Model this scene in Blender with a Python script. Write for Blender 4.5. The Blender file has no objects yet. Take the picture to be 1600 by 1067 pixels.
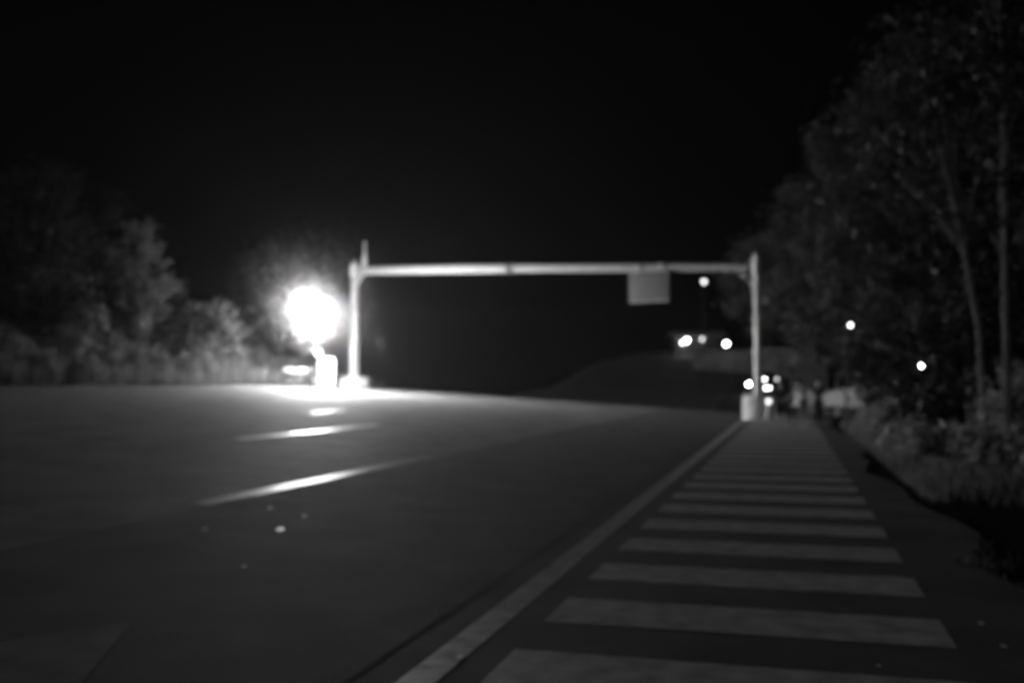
import bpy, bmesh, math, random
import numpy as np
from mathutils import Vector, Matrix

S = bpy.context.scene
COL = S.collection
R = math.radians

# ------------------------------------------------------------------ camera, world, moon, exposure
F_PX = 1555.0                     # focal length in pixels of the 1600 px wide photograph
PITCH = math.atan(64.5 / F_PX)
CAM = Vector((0, 0, 1.6))
cd = bpy.data.cameras.new('camera'); cam = bpy.data.objects.new('camera', cd); COL.objects.link(cam)
cam.location = CAM; cam.rotation_euler = (R(90) + PITCH, 0, 0)
cd.sensor_width = 36; cd.lens = 36 * F_PX / 1600
cd.clip_start = 0.05; cd.clip_end = 3000
cd.dof.use_dof = True; cd.dof.focus_distance = 2.5; cd.dof.aperture_fstop = 1.7
S.camera = cam

w = bpy.data.worlds.new('World'); S.world = w; w.use_nodes = True
nt = w.node_tree; bg = nt.nodes['Background']
sky = nt.nodes.new('ShaderNodeTexSky'); sky.sky_type = 'NISHITA'; sky.sun_disc = False
sky.sun_elevation = R(33); sky.sun_rotation = R(-62)
bw = nt.nodes.new('ShaderNodeRGBToBW')
nt.links.new(sky.outputs[0], bw.inputs[0]); nt.links.new(bw.outputs[0], bg.inputs[0])
bg.inputs[1].default_value = 0.00001

sd = bpy.data.lights.new('moon', 'SUN'); sd.energy = 0.18; sd.angle = R(0.5); sd.color = (1, 1, 1)
moon = bpy.data.objects.new('moon', sd); COL.objects.link(moon)
moon.rotation_euler = Vector((0.86, 0.42, -0.62)).to_track_quat('-Z', 'Y').to_euler()

S.view_settings.view_transform = 'Standard'; S.view_settings.look = 'None'

S.view_settings.exposure = 0; S.view_settings.gamma = 1

# ------------------------------------------------------------------ helpers
def tag(o, label=None, cat=None, group=None, kind=None):
    if label: o['label'] = label
    if cat: o['category'] = cat
    if group: o['group'] = group
    if kind: o['kind'] = kind
    return o

def empty(name, loc, rz=0, **k):
    o = bpy.data.objects.new(name, None); COL.objects.link(o)
    o.location = loc; o.rotation_euler = (0, 0, rz); o.empty_display_size = 0.2
    return tag(o, **k)

def link_mesh(name, me, mat, parent=None, loc=(0, 0, 0)):
    o = bpy.data.objects.new(name, me); COL.objects.link(o)
    if mat: me.materials.append(mat)
    if parent: o.parent = parent
    o.location = loc
    return o

def node_mat(name, base, rough=0.8, spec=0.3, var=0.25, scale=4.0, bump=0.0, bscale=60.0, coat=0.0, metal=0.0, sss=0.0, dist=0.02):
    m = bpy.data.materials.new(name); m.use_nodes = True
    t = m.node_tree; p = t.nodes['Principled BSDF']
    tc = t.nodes.new('ShaderNodeTexCoord')
    n = t.nodes.new('ShaderNodeTexNoise'); n.inputs['Scale'].default_value = scale; n.inputs['Detail'].default_value = 6
    t.links.new(tc.outputs['Object'], n.inputs['Vector'])
    r = t.nodes.new('ShaderNodeMapRange')
    r.inputs['From Min'].default_value = 0.3; r.inputs['From Max'].default_value = 0.7
    r.inputs['To Min'].default_value = base * (1 - var); r.inputs['To Max'].default_value = base * (1 + var)
    t.links.new(n.outputs[0], r.inputs[0]); t.links.new(r.outputs[0], p.inputs['Base Color'])
    p.inputs['Roughness'].default_value = rough; p.inputs['Specular IOR Level'].default_value = spec
    p.inputs['Metallic'].default_value = metal; p.inputs['Coat Weight'].default_value = coat
    if bump:
        b = t.nodes.new('ShaderNodeBump'); b.inputs['Strength'].default_value = bump; b.inputs['Distance'].default_value = dist
        n2 = t.nodes.new('ShaderNodeTexNoise'); n2.inputs['Scale'].default_value = bscale; n2.inputs['Detail'].default_value = 4
        t.links.new(tc.outputs['Object'], n2.inputs['Vector'])
        t.links.new(n2.outputs[0], b.inputs['Height']); t.links.new(b.outputs[0], p.inputs['Normal'])
    return m

def emit_mat(name, strength):
    m = bpy.data.materials.new(name); m.use_nodes = True
    t = m.node_tree; p = t.nodes['Principled BSDF']
    p.inputs['Base Color'].default_value = (0.8, 0.8, 0.8, 1)
    p.inputs['Emission Color'].default_value = (1, 1, 1, 1); p.inputs['Emission Strength'].default_value = strength
    return m

def leaf_mat(name, base, var=0.5):
    m = bpy.data.materials.new(name); m.use_nodes = True
    t = m.node_tree; p = t.nodes['Principled BSDF']
    g = t.nodes.new('ShaderNodeNewGeometry')
    r = t.nodes.new('ShaderNodeMapRange')
    r.inputs['To Min'].default_value = base * (1 - var); r.inputs['To Max'].default_value = base * (1 + var)
    t.links.new(g.outputs['Random Per Island'], r.inputs[0]); t.links.new(r.outputs[0], p.inputs['Base Color'])
    p.inputs['Roughness'].default_value = 0.55; p.inputs['Specular IOR Level'].default_value = 0.15
    tr = t.nodes.new('ShaderNodeBsdfTranslucent'); mx = t.nodes.new('ShaderNodeMixShader'); mx.inputs[0].default_value = 0.3
    t.links.new(r.outputs[0], tr.inputs[0]); t.links.new(p.outputs[0], mx.inputs[1]); t.links.new(tr.outputs[0], mx.inputs[2])
    t.links.new(mx.outputs[0], t.nodes['Material Output'].inputs[0])
    return m

class MB:
    """collects shapes that become ONE mesh"""
    def __init__(s): s.b = bmesh.new()
    def box(s, c, d, rot=None, bev=0.0, taper=1.0):
        r = bmesh.ops.create_cube(s.b, size=1)['verts']
        for v in r:
            k = taper if v.co.z > 0 else 1.0
            v.co = Vector((v.co.x * d[0] * k, v.co.y * d[1] * k, v.co.z * d[2]))
        if bev:
            es = list({e for v in r for e in v.link_edges})
            q = bmesh.ops.bevel(s.b, geom=es, offset=bev, segments=3, affect='EDGES', profile=0.6)
            r = list({v for f in q['faces'] for v in f.verts})
            r = [v for v in s.b.verts if v in set(r)]
        M = Matrix.Translation(c) @ (rot if rot else Matrix())
        for v in r: v.co = M @ v.co
        return s
    def tube(s, pts, rad, n=12, cap=True):
        pts = [Vector(p) for p in pts]
        if not hasattr(rad, '__len__'): rad = [rad] * len(pts)
        rings = []
        ref = None
        for i, p in enumerate(pts):
            d = (pts[min(i + 1, len(pts) - 1)] - pts[max(i - 1, 0)]).normalized()
            if ref is None:
                ref = d.orthogonal().normalized()
            u = (ref - d * ref.dot(d)).normalized(); ref = u; v = d.cross(u)
            rings.append([s.b.verts.new(p + (u * math.cos(a) + v * math.sin(a)) * rad[i]) for a in [2 * math.pi * k / n for k in range(n)]])
        for a, b in zip(rings, rings[1:]):
            for k in range(n): s.b.faces.new((a[k], a[(k + 1) % n], b[(k + 1) % n], b[k]))
        if cap:
            s.b.faces.new(list(reversed(rings[0]))); s.b.faces.new(rings[-1])
        return s
    def ball(s, c, r, sc=(1, 1, 1), u=20, v=14):
        q = bmesh.ops.create_uvsphere(s.b, u_segments=u, v_segments=v, radius=r)['verts']
        for p in q: p.co = Vector((p.co.x * sc[0], p.co.y * sc[1], p.co.z * sc[2])) + Vector(c)
        return s
    def torus(s, c, R0, r, axis='x', n=28, m=10):
        rings = []
        for i in range(n):
            a = 2 * math.pi * i / n; ring = []
            for j in range(m):
                b = 2 * math.pi * j / m; q = R0 + r * math.cos(b); h = r * math.sin(b)
                p = Vector((h, q * math.cos(a), q * math.sin(a))) if axis == 'x' else Vector((q * math.cos(a), h, q * math.sin(a)))
                ring.append(s.b.verts.new(p + Vector(c)))
            rings.append(ring)
        for i in range(n):
            A, B = rings[i], rings[(i + 1) % n]
            for j in range(m): s.b.faces.new((A[j], A[(j + 1) % m], B[(j + 1) % m], B[j]))
        return s
    def prism(s, prof, x0, x1, inset=None):
        """profile in (y,z), extruded along x; inset(y,z)->dx pulls the sides in"""
        A = [s.b.verts.new((x0 + (inset(y, z) if inset else 0), y, z)) for y, z in prof]
        B = [s.b.verts.new((x1 - (inset(y, z) if inset else 0), y, z)) for y, z in prof]
        n = len(prof)
        for k in range(n): s.b.faces.new((A[k], A[(k + 1) % n], B[(k + 1) % n], B[k]))
        s.b.faces.new(list(reversed(A))); s.b.faces.new(B)
        return s
    def build(s, name, mat, parent=None, loc=(0, 0, 0), smooth=True):
        bmesh.ops.recalc_face_normals(s.b, faces=s.b.faces)
        me = bpy.data.meshes.new(name); s.b.to_mesh(me); s.b.free()
        if smooth:
            me.polygons.foreach_set('use_smooth', [True] * len(me.polygons))
            me.set_sharp_from_angle(angle=R(35))
        return link_mesh(name, me, mat, parent, loc)

def grid_mesh(name, us, vs, fn, mat):
    nu, nv = len(us), len(vs)
    co = [fn(u, v) for u in us for v in vs]
    fa = [(i * nv + j, (i + 1) * nv + j, (i + 1) * nv + j + 1, i * nv + j + 1) for i in range(nu - 1) for j in range(nv - 1)]
    me = bpy.data.meshes.new(name); me.from_pydata(co, [], fa)
    me.polygons.foreach_set('use_smooth', [True] * len(me.polygons))
    o = link_mesh(name, me, mat)
    # faces up
    if me.polygons[0].normal.z < 0: me.flip_normals()
    return o

def copy_tree(o, parent=None):
    c = o.copy(); COL.objects.link(c)
    if parent: c.parent = parent
    for ch in list(o.children): copy_tree(ch, c)
    return c

# road frame: t runs along the road, s to the left of the painted edge line
O2 = Vector((-0.118, 6.78)); T2 = Vector((0.269, 0.963)).normalized(); N2 = Vector((-T2.y, T2.x))
def ST(x, y):
    d = Vector((x, y)) - O2
    return d.dot(N2), d.dot(T2)
def XY(s, t): return O2 + T2 * t + N2 * s
ROAD_ANG = math.atan2(T2.y, T2.x) - math.pi / 2      # rz that turns +y into the road direction

HILL_T = [-400, 46, 52, 60, 67, 78, 90, 104, 114, 124, 136, 160, 200, 600]
HILL_Z = [0, 0, -.15, -.9, -1.5, -.9, .35, 1.0, 2.4, 4.2, 5.7, 7.6, 8.5, 8.5]
def smooth(a, b, x):
    x = min(1, max(0, (x - a) / (b - a))); return x * x * (3 - 2 * x)
def road_z(s, t):
    z = 0.06 * min(max(s, 0), 26) * (1 - 0.85 * smooth(50, 85, t))
    hz = float(np.interp(t, HILL_T, HILL_Z))
    if hz > 0: hz *= 1 - smooth(16, 45, s)
    return z + hz
def rnd(x, y): return 0.5 * math.sin(x * 0.9 + 1.3 * math.sin(y * .37)) + 0.5 * math.sin(y * 0.71 + 1.7 * math.sin(x * .23))
def ground_z(s, t):
    z = road_z(s, t)
    if -3.9 < s < 24.8 and t < 142: return z - 0.09
    x, y = XY(s, t)
    if s <= -3.9:
        d = -s - 3.9
        near = 1 - smooth(5.5, 9.5, t)
        ditch = -0.75 * smooth(0, 0.7, d) * (1 - smooth(1.2, 2.4, d)) * near
        rise = 0.28 * max(0, d - 1.6) * (1 - .6 * smooth(30, 60, t))
        return z - 0.09 * (1 - smooth(0, .4, d)) + ditch + min(rise, 7) + 0.12 * rnd(x * 2, y * 2) * smooth(0, 2, d)
    d = s - 24.8
    if s < 24.8: d = 0
    return z - 0.09 * (1 - smooth(0, .6, d)) + min(0.22 * max(0, d - .3), 6) * (1 - smooth(60, 100, t)) + 0.1 * rnd(x * 2, y * 2) * smooth(0, 2, d)
def gz(x, y): return ground_z(*ST(x, y))
def rz_(x, y): return road_z(*ST(x, y))
def at(px, py, Y):
    """world point that stands at depth Y and shows at photo pixel px, py"""
    dx = (px - 800) / F_PX; dy = (533.5 - py) / F_PX
    d = Vector((dx, math.cos(PITCH) - dy * math.sin(PITCH), math.sin(PITCH) + dy * math.cos(PITCH)))
    return CAM + d * (Y / d.y)

# ------------------------------------------------------------------ materials
def asphalt(nm, base, ro, sp):
    m = node_mat(nm, base, ro, sp, 0.34, 1.1, bump=0.8, bscale=70, dist=0.015)
    t = m.node_tree; p = t.nodes['Principled BSDF']
    # fine aggregate over the broad wear patches
    tc = [n for n in t.nodes if n.type == 'TEX_COORD'][0]
    v = t.nodes.new('ShaderNodeTexNoise'); v.inputs['Scale'].default_value = 120; v.inputs['Detail'].default_value = 2
    t.links.new(tc.outputs['Object'], v.inputs['Vector'])
    mr = t.nodes.new('ShaderNodeMapRange'); mr.inputs['From Min'].default_value = .35; mr.inputs['From Max'].default_value = .65
    mr.inputs['To Min'].default_value = 0.65; mr.inputs['To Max'].default_value = 1.35
    t.links.new(v.outputs[0], mr.inputs[0])
    mul = t.nodes.new('ShaderNodeMath'); mul.operation = 'MULTIPLY'
    old = p.inputs['Base Color'].links[0].from_socket
    t.links.new(old, mul.inputs[0]); t.links.new(mr.outputs[0], mul.inputs[1]); t.links.new(mul.outputs[0], p.inputs['Base Color'])
    return m
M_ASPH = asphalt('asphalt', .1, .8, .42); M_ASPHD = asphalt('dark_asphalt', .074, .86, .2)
M_PAINT = node_mat('worn_road_paint', 0.42, 0.55, 0.4, 0.38, 5.0, bump=0.4, bscale=90, dist=0.006)
M_LINE = node_mat('lane_line_paint', 0.5, 0.42, 0.5, 0.18, 3.0, bump=0.4, bscale=60, dist=0.006)
M_SEAL = node_mat('joint_sealant', 0.06, 0.95, 0.05, 0.2, 5.0)
M_SOIL = node_mat('soil', 0.02, 0.95, 0.1, 0.5, 0.7, bump=0.8, bscale=8, dist=0.08)
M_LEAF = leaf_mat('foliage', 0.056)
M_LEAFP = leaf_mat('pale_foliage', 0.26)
M_LEAFD = leaf_mat('lightened_foliage', 0.42)  # leaf colour lightened so ditch shrubs and hill trees show brighter
M_GRASS = leaf_mat('grass_blades', 0.24)
M_BARK = node_mat('bark', 0.12, 0.9, 0.2, 0.4, 6, bump=0.7, bscale=18)
M_PBARK = node_mat('pale_bark', 0.24, 0.85, 0.2, 0.3, 5, bump=0.5, bscale=14)
M_BEAM = node_mat('weathered_steel', 0.31, 0.55, 0.35, 0.15, 3)
M_STEEL = node_mat('painted_steel', 0.62, 0.5, 0.4, 0.12, 3)
M_DKST = node_mat('dark_steel', 0.08, 0.5, 0.5, 0.3, 4)
M_CONC = node_mat('concrete', 0.5, 0.9, 0.2, 0.15, 3, bump=0.4, bscale=30)
M_SIGN = node_mat('sign_sheet', 0.1, 0.55, 0.4, 0.1, 2)
M_WHITE = node_mat('white_enamel', 0.78, 0.4, 0.5, 0.05, 3)
M_BLACK = node_mat('black_plastic', 0.03, 0.5, 0.4, 0.3, 4)
M_RUB = node_mat('rubber', 0.025, 0.85, 0.2, 0.2, 8)
M_CAR = node_mat('dark_car_paint', 0.05, 0.25, 0.5, 0.1, 2, coat=0.6)
M_PALECAR = node_mat('pale_car_paint', 0.38, 0.35, 0.5, 0.08, 2, coat=0.4)
M_GLASS = node_mat('dark_glass', 0.01, 0.06, 0.6, 0.1, 2)
M_TARP = node_mat('black_tarpaulin', 0.015, 0.8, 0.2, 0.4, 3, bump=0.5, bscale=5)
M_SKIN = node_mat('skin', 0.52, 0.6, 0.35, 0.1, 8)
M_HAIR = node_mat('hair', 0.02, 0.7, 0.3, 0.3, 30)
M_DCLOTH = node_mat('dark_cloth', 0.05, 0.9, 0.1, 0.3, 8)
M_PCLOTH = node_mat('pale_cloth', 0.85, 0.9, 0.1, 0.15, 8)
M_GCLOTH = node_mat('grey_cloth', 0.2, 0.9, 0.1, 0.2, 8)
M_CHROME = node_mat('chrome', 0.7, 0.2, 0.5, 0.05, 3, metal=1.0)

# ------------------------------------------------------------------ ground, road, markings
def spaced(a, b, step): return list(np.linspace(a, b, max(2, int(round((b - a) / step)) + 1)))
s_ax = [-330, -200, -120, -80, -60, -45, -36] + spaced(-30, -8, 1.0) + spaced(-7.6, -4.1, .25) + [-3.905, -3.895] + spaced(-3.4, 24.4, 2.2) + [24.795, 24.9] + spaced(25.4, 34, .8) + [38, 44, 52, 65, 90, 140, 220, 330]
t_ax = [-330, -200, -100, -50, -30, -22] + spaced(-16, 50, 0.8) + spaced(51, 100, 1.75) + spaced(102, 141.9, 3.3) + [142.1, 150, 165, 190, 230, 280, 340]
def gpt(s, t):
    x, y = XY(s, t); return (x, y, ground_z(s, t))
tag(grid_mesh('ground', s_ax, t_ax, gpt, M_SOIL), kind='structure')
RT = spaced(-26, 50, 4) + spaced(51.5, 140, 2.5)
def lay(dz):
    def f(s, t):
        x, y = XY(s, t); return (x, y, road_z(s, t) + dz)
    return f
# the right rim of the tarmac wanders a little where the soil has crept over it
def rim(t): return -3.55 - 0.22 * math.sin(t * .35) - .1 * math.sin(t * 1.3 + 1)
def roadpt(s, t):
    if s < -3: s = rim(t) if t > -30 else s
    x, y = XY(s, t); return (x, y, road_z(s, t))
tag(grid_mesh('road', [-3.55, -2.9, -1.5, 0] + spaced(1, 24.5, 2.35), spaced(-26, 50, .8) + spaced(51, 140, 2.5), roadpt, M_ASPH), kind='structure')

# the shoulder and the nearest lane have a darker tarmac tone: one sheet that stops at the first lane line
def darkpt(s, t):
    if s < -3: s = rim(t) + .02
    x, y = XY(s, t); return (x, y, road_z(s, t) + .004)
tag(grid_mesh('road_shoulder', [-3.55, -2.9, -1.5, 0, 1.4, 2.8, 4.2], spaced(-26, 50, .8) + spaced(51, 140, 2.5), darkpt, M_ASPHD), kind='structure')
def stripe(s0, s1, t0, t1, mat, name='road_marking', dz=0.007, skew=0.0):
    o = grid_mesh(name, [s0, s1] if abs(s1 - s0) < 5 else spaced(s0, s1, 2), spaced(t0, t1, 2.0), lay(dz), mat)
    return tag(o, kind='structure')
grid_mesh('road_marking', [-0.1, 0.1], RT, lay(.0075), M_PAINT)['kind'] = 'structure'
for k in range(31):
    t0 = -4.38 + 1.48 * k
    stripe(-2.89, -0.33, t0, t0 + 0.75, M_PAINT)
grid_mesh('pavement_joint', [0.325, 0.345], RT, lay(.008), M_SEAL)['kind'] = 'structure'
for sc, ts in ((4.35, [(3.2, 10.6)]),
               (8.4, [(10.7, 17.6)]),
               (11.9, [(20.8, 23.0)])):
    for a, b in ts: stripe(sc - .12, sc + .12, a, b, M_LINE)
grid_mesh('road_marking', [23.55, 23.7], RT, lay(.0075), M_PAINT)['kind'] = 'structure'
# painted arrow head whose tip shows at the lower left
def poly_on_road(pts, mat, name):
    me = bpy.data.meshes.new(name)
    me.from_pydata([(x, y, rz_(x, y) + .012) for x, y in pts], [], [list(range(len(pts)))])
    o = link_mesh(name, me, mat)
    if me.polygons[0].normal.z < 0: me.flip_normals()
    return tag(o, kind='structure')
def hit(px, py):
    Y = 8.0
    for _ in range(60):
        p = at(px, py, Y); g = rz_(p.x, p.y); dz = CAM.z - p.z
        Y = Y * (CAM.z - g) / dz if dz > 0 else Y
    return at(px, py, Y)
h = [hit(205, 975), hit(-60, 1014), hit(-240, 1060), hit(-100, 1180), hit(120, 1080)]
poly_on_road([(p.x, p.y) for p in h], node_mat('faded_paint', .17, .8, .25, .3, 3), 'road_marking')

# ------------------------------------------------------------------ gantry over the road
GL = Vector((-9.05, 57.0)); GR = Vector((10.84, 43.9))
gd = (GR - GL).normalized(); gn = Vector((gd.y, -gd.x))       # gn towards the camera
if gn.y > 0: gn = -gn
zl = rz_(*GL); zr = rz_(*GR)
gantry = empty('sign_gantry', (GL.x, GL.y, zl), label='pale steel gantry spanning the whole road on two posts with concrete feet', cat='gantry')
def g3(v2, z): return Vector((v2.x - GL.x, v2.y - GL.y, z - zl))
ztl = at(555, 408, GL.y).z; ztr = at(1184, 402, GR.y).z
pl = MB().tube([g3(GL, zl + .1), g3(GL, zl + 3.2), g3(GL, ztl - .05), g3(GL, ztl)], [.27, .23, .17, .12], 20).build('post', M_BEAM, gantry)
pr = MB().tube([g3(GR, zr + .1), g3(GR, zr + 3.2), g3(GR, ztr - .05), g3(GR, ztr)], [.175, .155, .13, .1], 20).build('post', M_WHITE, gantry)
rotg = Matrix.Rotation(math.atan2(gd.y, gd.x), 4, 'Z')
MB().box(g3(GL + gd * .1, zl + .27), (1.15, 1.1, .6), rotg, .06).build('concrete_foot', M_CONC, gantry)
MB().tube([g3(GR + Vector((.14, .35)), zr + q) for q in (-.05, .9, 1.0, 1.05)], [.76, .73, .71, .64], 40).build('concrete_foot', M_CONC, gantry)
bl = at(558, 423, GL.y).z; br = at(1178, 418, GR.y).z; 
bm_ = at(845, 420.5, 51.0).z
def bpt(u, off=0): 
    p = GL + (GR - GL) * u
    um = 0.49
    z = bl + (bm_ - bl) * u / um if u < um else bm_ + (br - bm_) * (u - um) / (1 - um)
    return g3(p + gn * off, z)
UJ = 0.452
MB().tube([bpt(0.008), bpt(0.2), bpt(UJ - .006)], [.23, .24, .25], 22).build('beam', M_BEAM, gantry)
MB().tube([bpt(UJ + .006), bpt(.75), bpt(.985)], [.215, .2, .18], 22).build('beam', M_BEAM, gantry)
fl = MB().tube([bpt(UJ - .0065), bpt(UJ - .0008)], .31, 24).tube([bpt(UJ + .0008), bpt(UJ + .0065)], .31, 24)
for k in range(8):
    a = k * math.pi / 4; o_ = Vector((-gn.x * 0, 0, math.sin(a))) * .27 + Vector((gn.x, gn.y, 0)) * math.cos(a) * .27
    fl.tube([bpt(UJ - .009) + o_, bpt(UJ + .009) + o_], .022, 6)
fl.build('flange', M_DKST, gantry)
for (G, zb, r, sg) in ((GL, bl, .26, 1), (GR, br, .22, -1)):
    MB().tube([g3(G, zb - .33), g3(G, zb + .33)], r, 16).build('collar', M_STEEL, gantry)
    MB().tube([g3(G, zb - 1.0), g3(G + gd * sg * .75, zb - .2)], .05, 8).build('brace', M_STEEL, gantry)
# finial mast on the beam beside the far post
b0 = bpt(.032)
MB().tube([b0 + Vector((0, 0, .2)), b0 + Vector((0, 0, .55)), b0 + Vector((0, 0, 1.0)), b0 + Vector((0, 0, 1.55))], [.17, .13, .07, .04], 12).box(b0 + Vector((0, 0, .66)), (.3, .18, .1), rotg, .02).ball(b0 + Vector((0, 0, 1.57)), .09).build('finial', M_STEEL, gantry)
MB().box(g3(GR, ztr - 1.95) + Vector((.32, -.1, 0)), (.3, .22, .32), rotg, .03).tube([g3(GR, ztr - 1.95), g3(GR, ztr - 1.95) + Vector((.32, -.1, 0))], .05, 8).build('junction_box', M_STEEL, gantry)
MB().tube([g3(GR, ztr), g3(GR, ztr + .12)], .17, 16).build('post_cap', M_STEEL, gantry)

# sign panel hanging from the beam
us = .785; sp = GL + (GR - GL) * us + gn * .3
st = at(1016, 425, sp.y).z; sb = at(1016, 471, sp.y).z
sign = empty('hanging_sign', (sp.x, sp.y, sb), math.atan2(gd.y, gd.x), label='blank grey rectangular sign panel hanging under the right part of the gantry beam', cat='sign')
hh = st - sb + .02
pm = MB().box((0, 0, hh / 2), (2.02, .04, hh), None, .012)
pm.build('panel', M_SIGN, sign)
fr = MB()
for x in (-1.0, 1.0): fr.box((x, .05, hh / 2), (.06, .05, hh + .04))
for z in (.0, hh): fr.box((0, .052, z), (1.93, .05, .06))
fr.build('frame', M_STEEL, sign)
for x in (-.6, .6):
    MB().box((x, .05, hh + .18), (.07, .06, .42), None, .01).torus((x, .3, hh + .12), .26, .022, 'x').build('hanger', M_STEEL, sign)

# ------------------------------------------------------------------ balloon light tower
LP = at(487, 488, 50.0)
tb = at(498, 603, 52.4); tz = rz_(tb.x, tb.y)
tower = empty('light_tower', (tb.x, tb.y, tz), label='blazing round floodlight on a portable mast with a white generator cabinet below', cat='light tower')
L0 = LP - Vector((tb.x, tb.y, tz)); AIM = Vector((.62, -.1, -.75)).normalized()
def globe_mat():
    m = bpy.data.materials.new('glowing_globe'); m.use_nodes = True
    t = m.node_tree; p = t.nodes['Principled BSDF']
    p.inputs['Base Color'].default_value = (.8, .8, .8, 1); p.inputs['Emission Color'].default_value = (1, 1, 1, 1)
    g = t.nodes.new('ShaderNodeNewGeometry'); d = t.nodes.new('ShaderNodeVectorMath'); d.operation = 'DOT_PRODUCT'
    d.inputs[1].default_value = AIM
    t.links.new(g.outputs['Normal'], d.inputs[0])
    mx = t.nodes.new('ShaderNodeMath'); mx.operation = 'MAXIMUM'; mx.inputs[1].default_value = 0
    pw = t.nodes.new('ShaderNodeMath'); pw.operation = 'POWER'; pw.inputs[1].default_value = 2
    r = t.nodes.new('ShaderNodeMapRange'); r.inputs['To Min'].default_value = 42; r.inputs['To Max'].default_value = 1500
    t.links.new(d.outputs['Value'], mx.inputs[0]); t.links.new(mx.outputs[0], pw.inputs[0]); t.links.new(pw.outputs[0], r.inputs[0]); t.links.new(r.outputs[0], p.inputs['Emission Strength'])
    return m
MB().ball(L0, .88, u=32, v=20).build('globe', globe_mat(), tower)
MB().tube([(0, 0, .3), (0, 0, 2.2)], .07, 12).tube([(0, 0, 2.2), (L0.x * .2, L0.y * .3, L0.z - 1.6), (L0.x * .8, L0.y, L0.z - .85)], .045, 10).build('mast', M_DKST, tower)
MB().tube([(L0.x * .8, L0.y, L0.z - .95), (L0.x * .95, L0.y, L0.z - .76)], [.1, .22], 16).build('lamp_socket', M_DKST, tower)
MB().ball((-.02, -.12, 1.85), .17, (1, .5, 1)).build('winch_drum', M_WHITE, tower)
MB().box((.46, .0, .83), (.78, .62, 1.46), None, .1).build('generator_cabinet', M_WHITE, tower)
MB().box((.46, -.325, 1.0), (.5, .02, .5), None, .005).build('louvre', M_STEEL, tower)
MB().box((.1, 0, .16), (1.5, .1, .08)).box((.1, .3, .16), (1.5, .1, .08)).box((-.2, .15, .16), (.08, .9, .08)).build('chassis', M_DKST, tower)
for x in (-.45, .85):
    MB().torus((x, -.05, .17), .12, .05, 'y', 20, 8).build('wheel', M_RUB, tower)

# ------------------------------------------------------------------ motorcycle beside the tower
def motorcycle(name, loc, rz, lbl, tankmat, bodymat, lit=None, group=None):
    """points along +x"""
    r = empty(name, loc, rz, label=lbl, cat='motorcycle', group=group)
    for x in (-.68, .68):
        wv = MB().torus((x, 0, .31), .26, .055, 'y', 28, 10).build('wheel', M_RUB, r)
        m = MB().torus((x, 0, .31), .205, .018, 'y', 28, 6).tube([(x, -.08, .31), (x, .08, .31)], .045, 10)
        for k in range(10):
            a = k * math.pi / 5; m.tube([(x, 0, .31), (x + .2 * math.cos(a), 0, .31 + .2 * math.sin(a))], .008, 5)
        m.build('rim', M_CHROME, wv)
    for x, sx in ((-.68, .3), (.68, -.2)):
        MB().tube([(x - .26, 0, .52), (x - .12, 0, .64), (x + .06, 0, .67), (x + .22, 0, .6)], .05, 8).build('mudguard', bodymat, r)
    f = MB().tube([(.45, 0, .85), (.1, 0, .78), (-.35, 0, .7), (-.62, 0, .75)], .03, 8).tube([(.45, 0, .85), (.25, 0, .4), (-.2, 0, .32), (-.35, 0, .7)], .028, 8)
    for y in (-.1, .1): f.tube([(-.68, y, .31), (-.2, y, .34)], .025, 8).tube([(-.6, y, .72), (-.68, y, .33)], .03, 8)
    f.build('frame', M_DKST, r)
    f = MB()
    for y in (-.09, .09): f.tube([(.68, y, .31), (.42, y, .95)], .026, 8)
    f.build('fork', M_CHROME, r)
    MB().tube([(.28, -.36, 1.02), (.38, -.2, 1.0), (.42, 0, .98), (.38, .2, 1.0), (.28, .36, 1.02)], .016, 8).build('handlebar', M_DKST, r)
    for y in (-.3, .3):
        MB().tube([(.36, y, 1.0), (.36, y * 1.1, 1.16)], .008, 6).ball((.36, y * 1.15, 1.2), .06, (.35, 1, .8)).build('mirror', M_BLACK, r)
    MB().box((0.02, 0, .42), (.42, .26, .3), None, .06).tube([(.12, -.12, .34), (-.1, -.2, .2), (-.75, -.22, .27)], .04, 10).build('engine', M_DKST, r)
    MB().ball((.14, 0, .84), .2, (1.35, .75, .75)).build('tank', tankmat, r)
    MB().tube([(-.08, 0, .82), (-.3, 0, .83), (-.6, 0, .88), (-.82, 0, .9)], [.1, .13, .12, .06], 12).build('seat', tankmat, r)
    h = MB().ball((.52, 0, .9), .11, (.8, 1, 1)).build('headlight', lit or M_CHROME, r)
    MB().tube([(-.84, -.03, .84), (-.84, .03, .84)], .04, 8).build('tail_light', M_BLACK, r)
    return r
mp = at(468, 604, 53.0)
motorcycle('motorcycle', (mp.x, mp.y, rz_(mp.x, mp.y)), R(6), 'dark motorcycle with pale tank and seat parked left of the light tower cabinet', M_STEEL, M_DKST)

# sandbags between cabinet and gantry foot
for i, (px, Y, dz, lb) in enumerate(((529, 54.0, .1, 'plump pale sandbag on the tarmac, nearest the white generator cabinet'), (537, 54.1, .1, 'pale sandbag on the tarmac touching the left gantry foot'), (533, 54.05, .3, 'small pale sandbag lying on top of two others'))):
    p = at(px, 603, Y)
    o = MB().ball((0, 0, 0), .17, (1.15, .8, .68)).tube([(.16, 0, 0), (.25, 0, .02)], [.04, .07], 8).build('sandbag', M_PCLOTH, None, (p.x, p.y, rz_(p.x, p.y) + dz + .01))
    tag(o, lb, 'sandbag', 'sandbags beside the left gantry foot')

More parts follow.
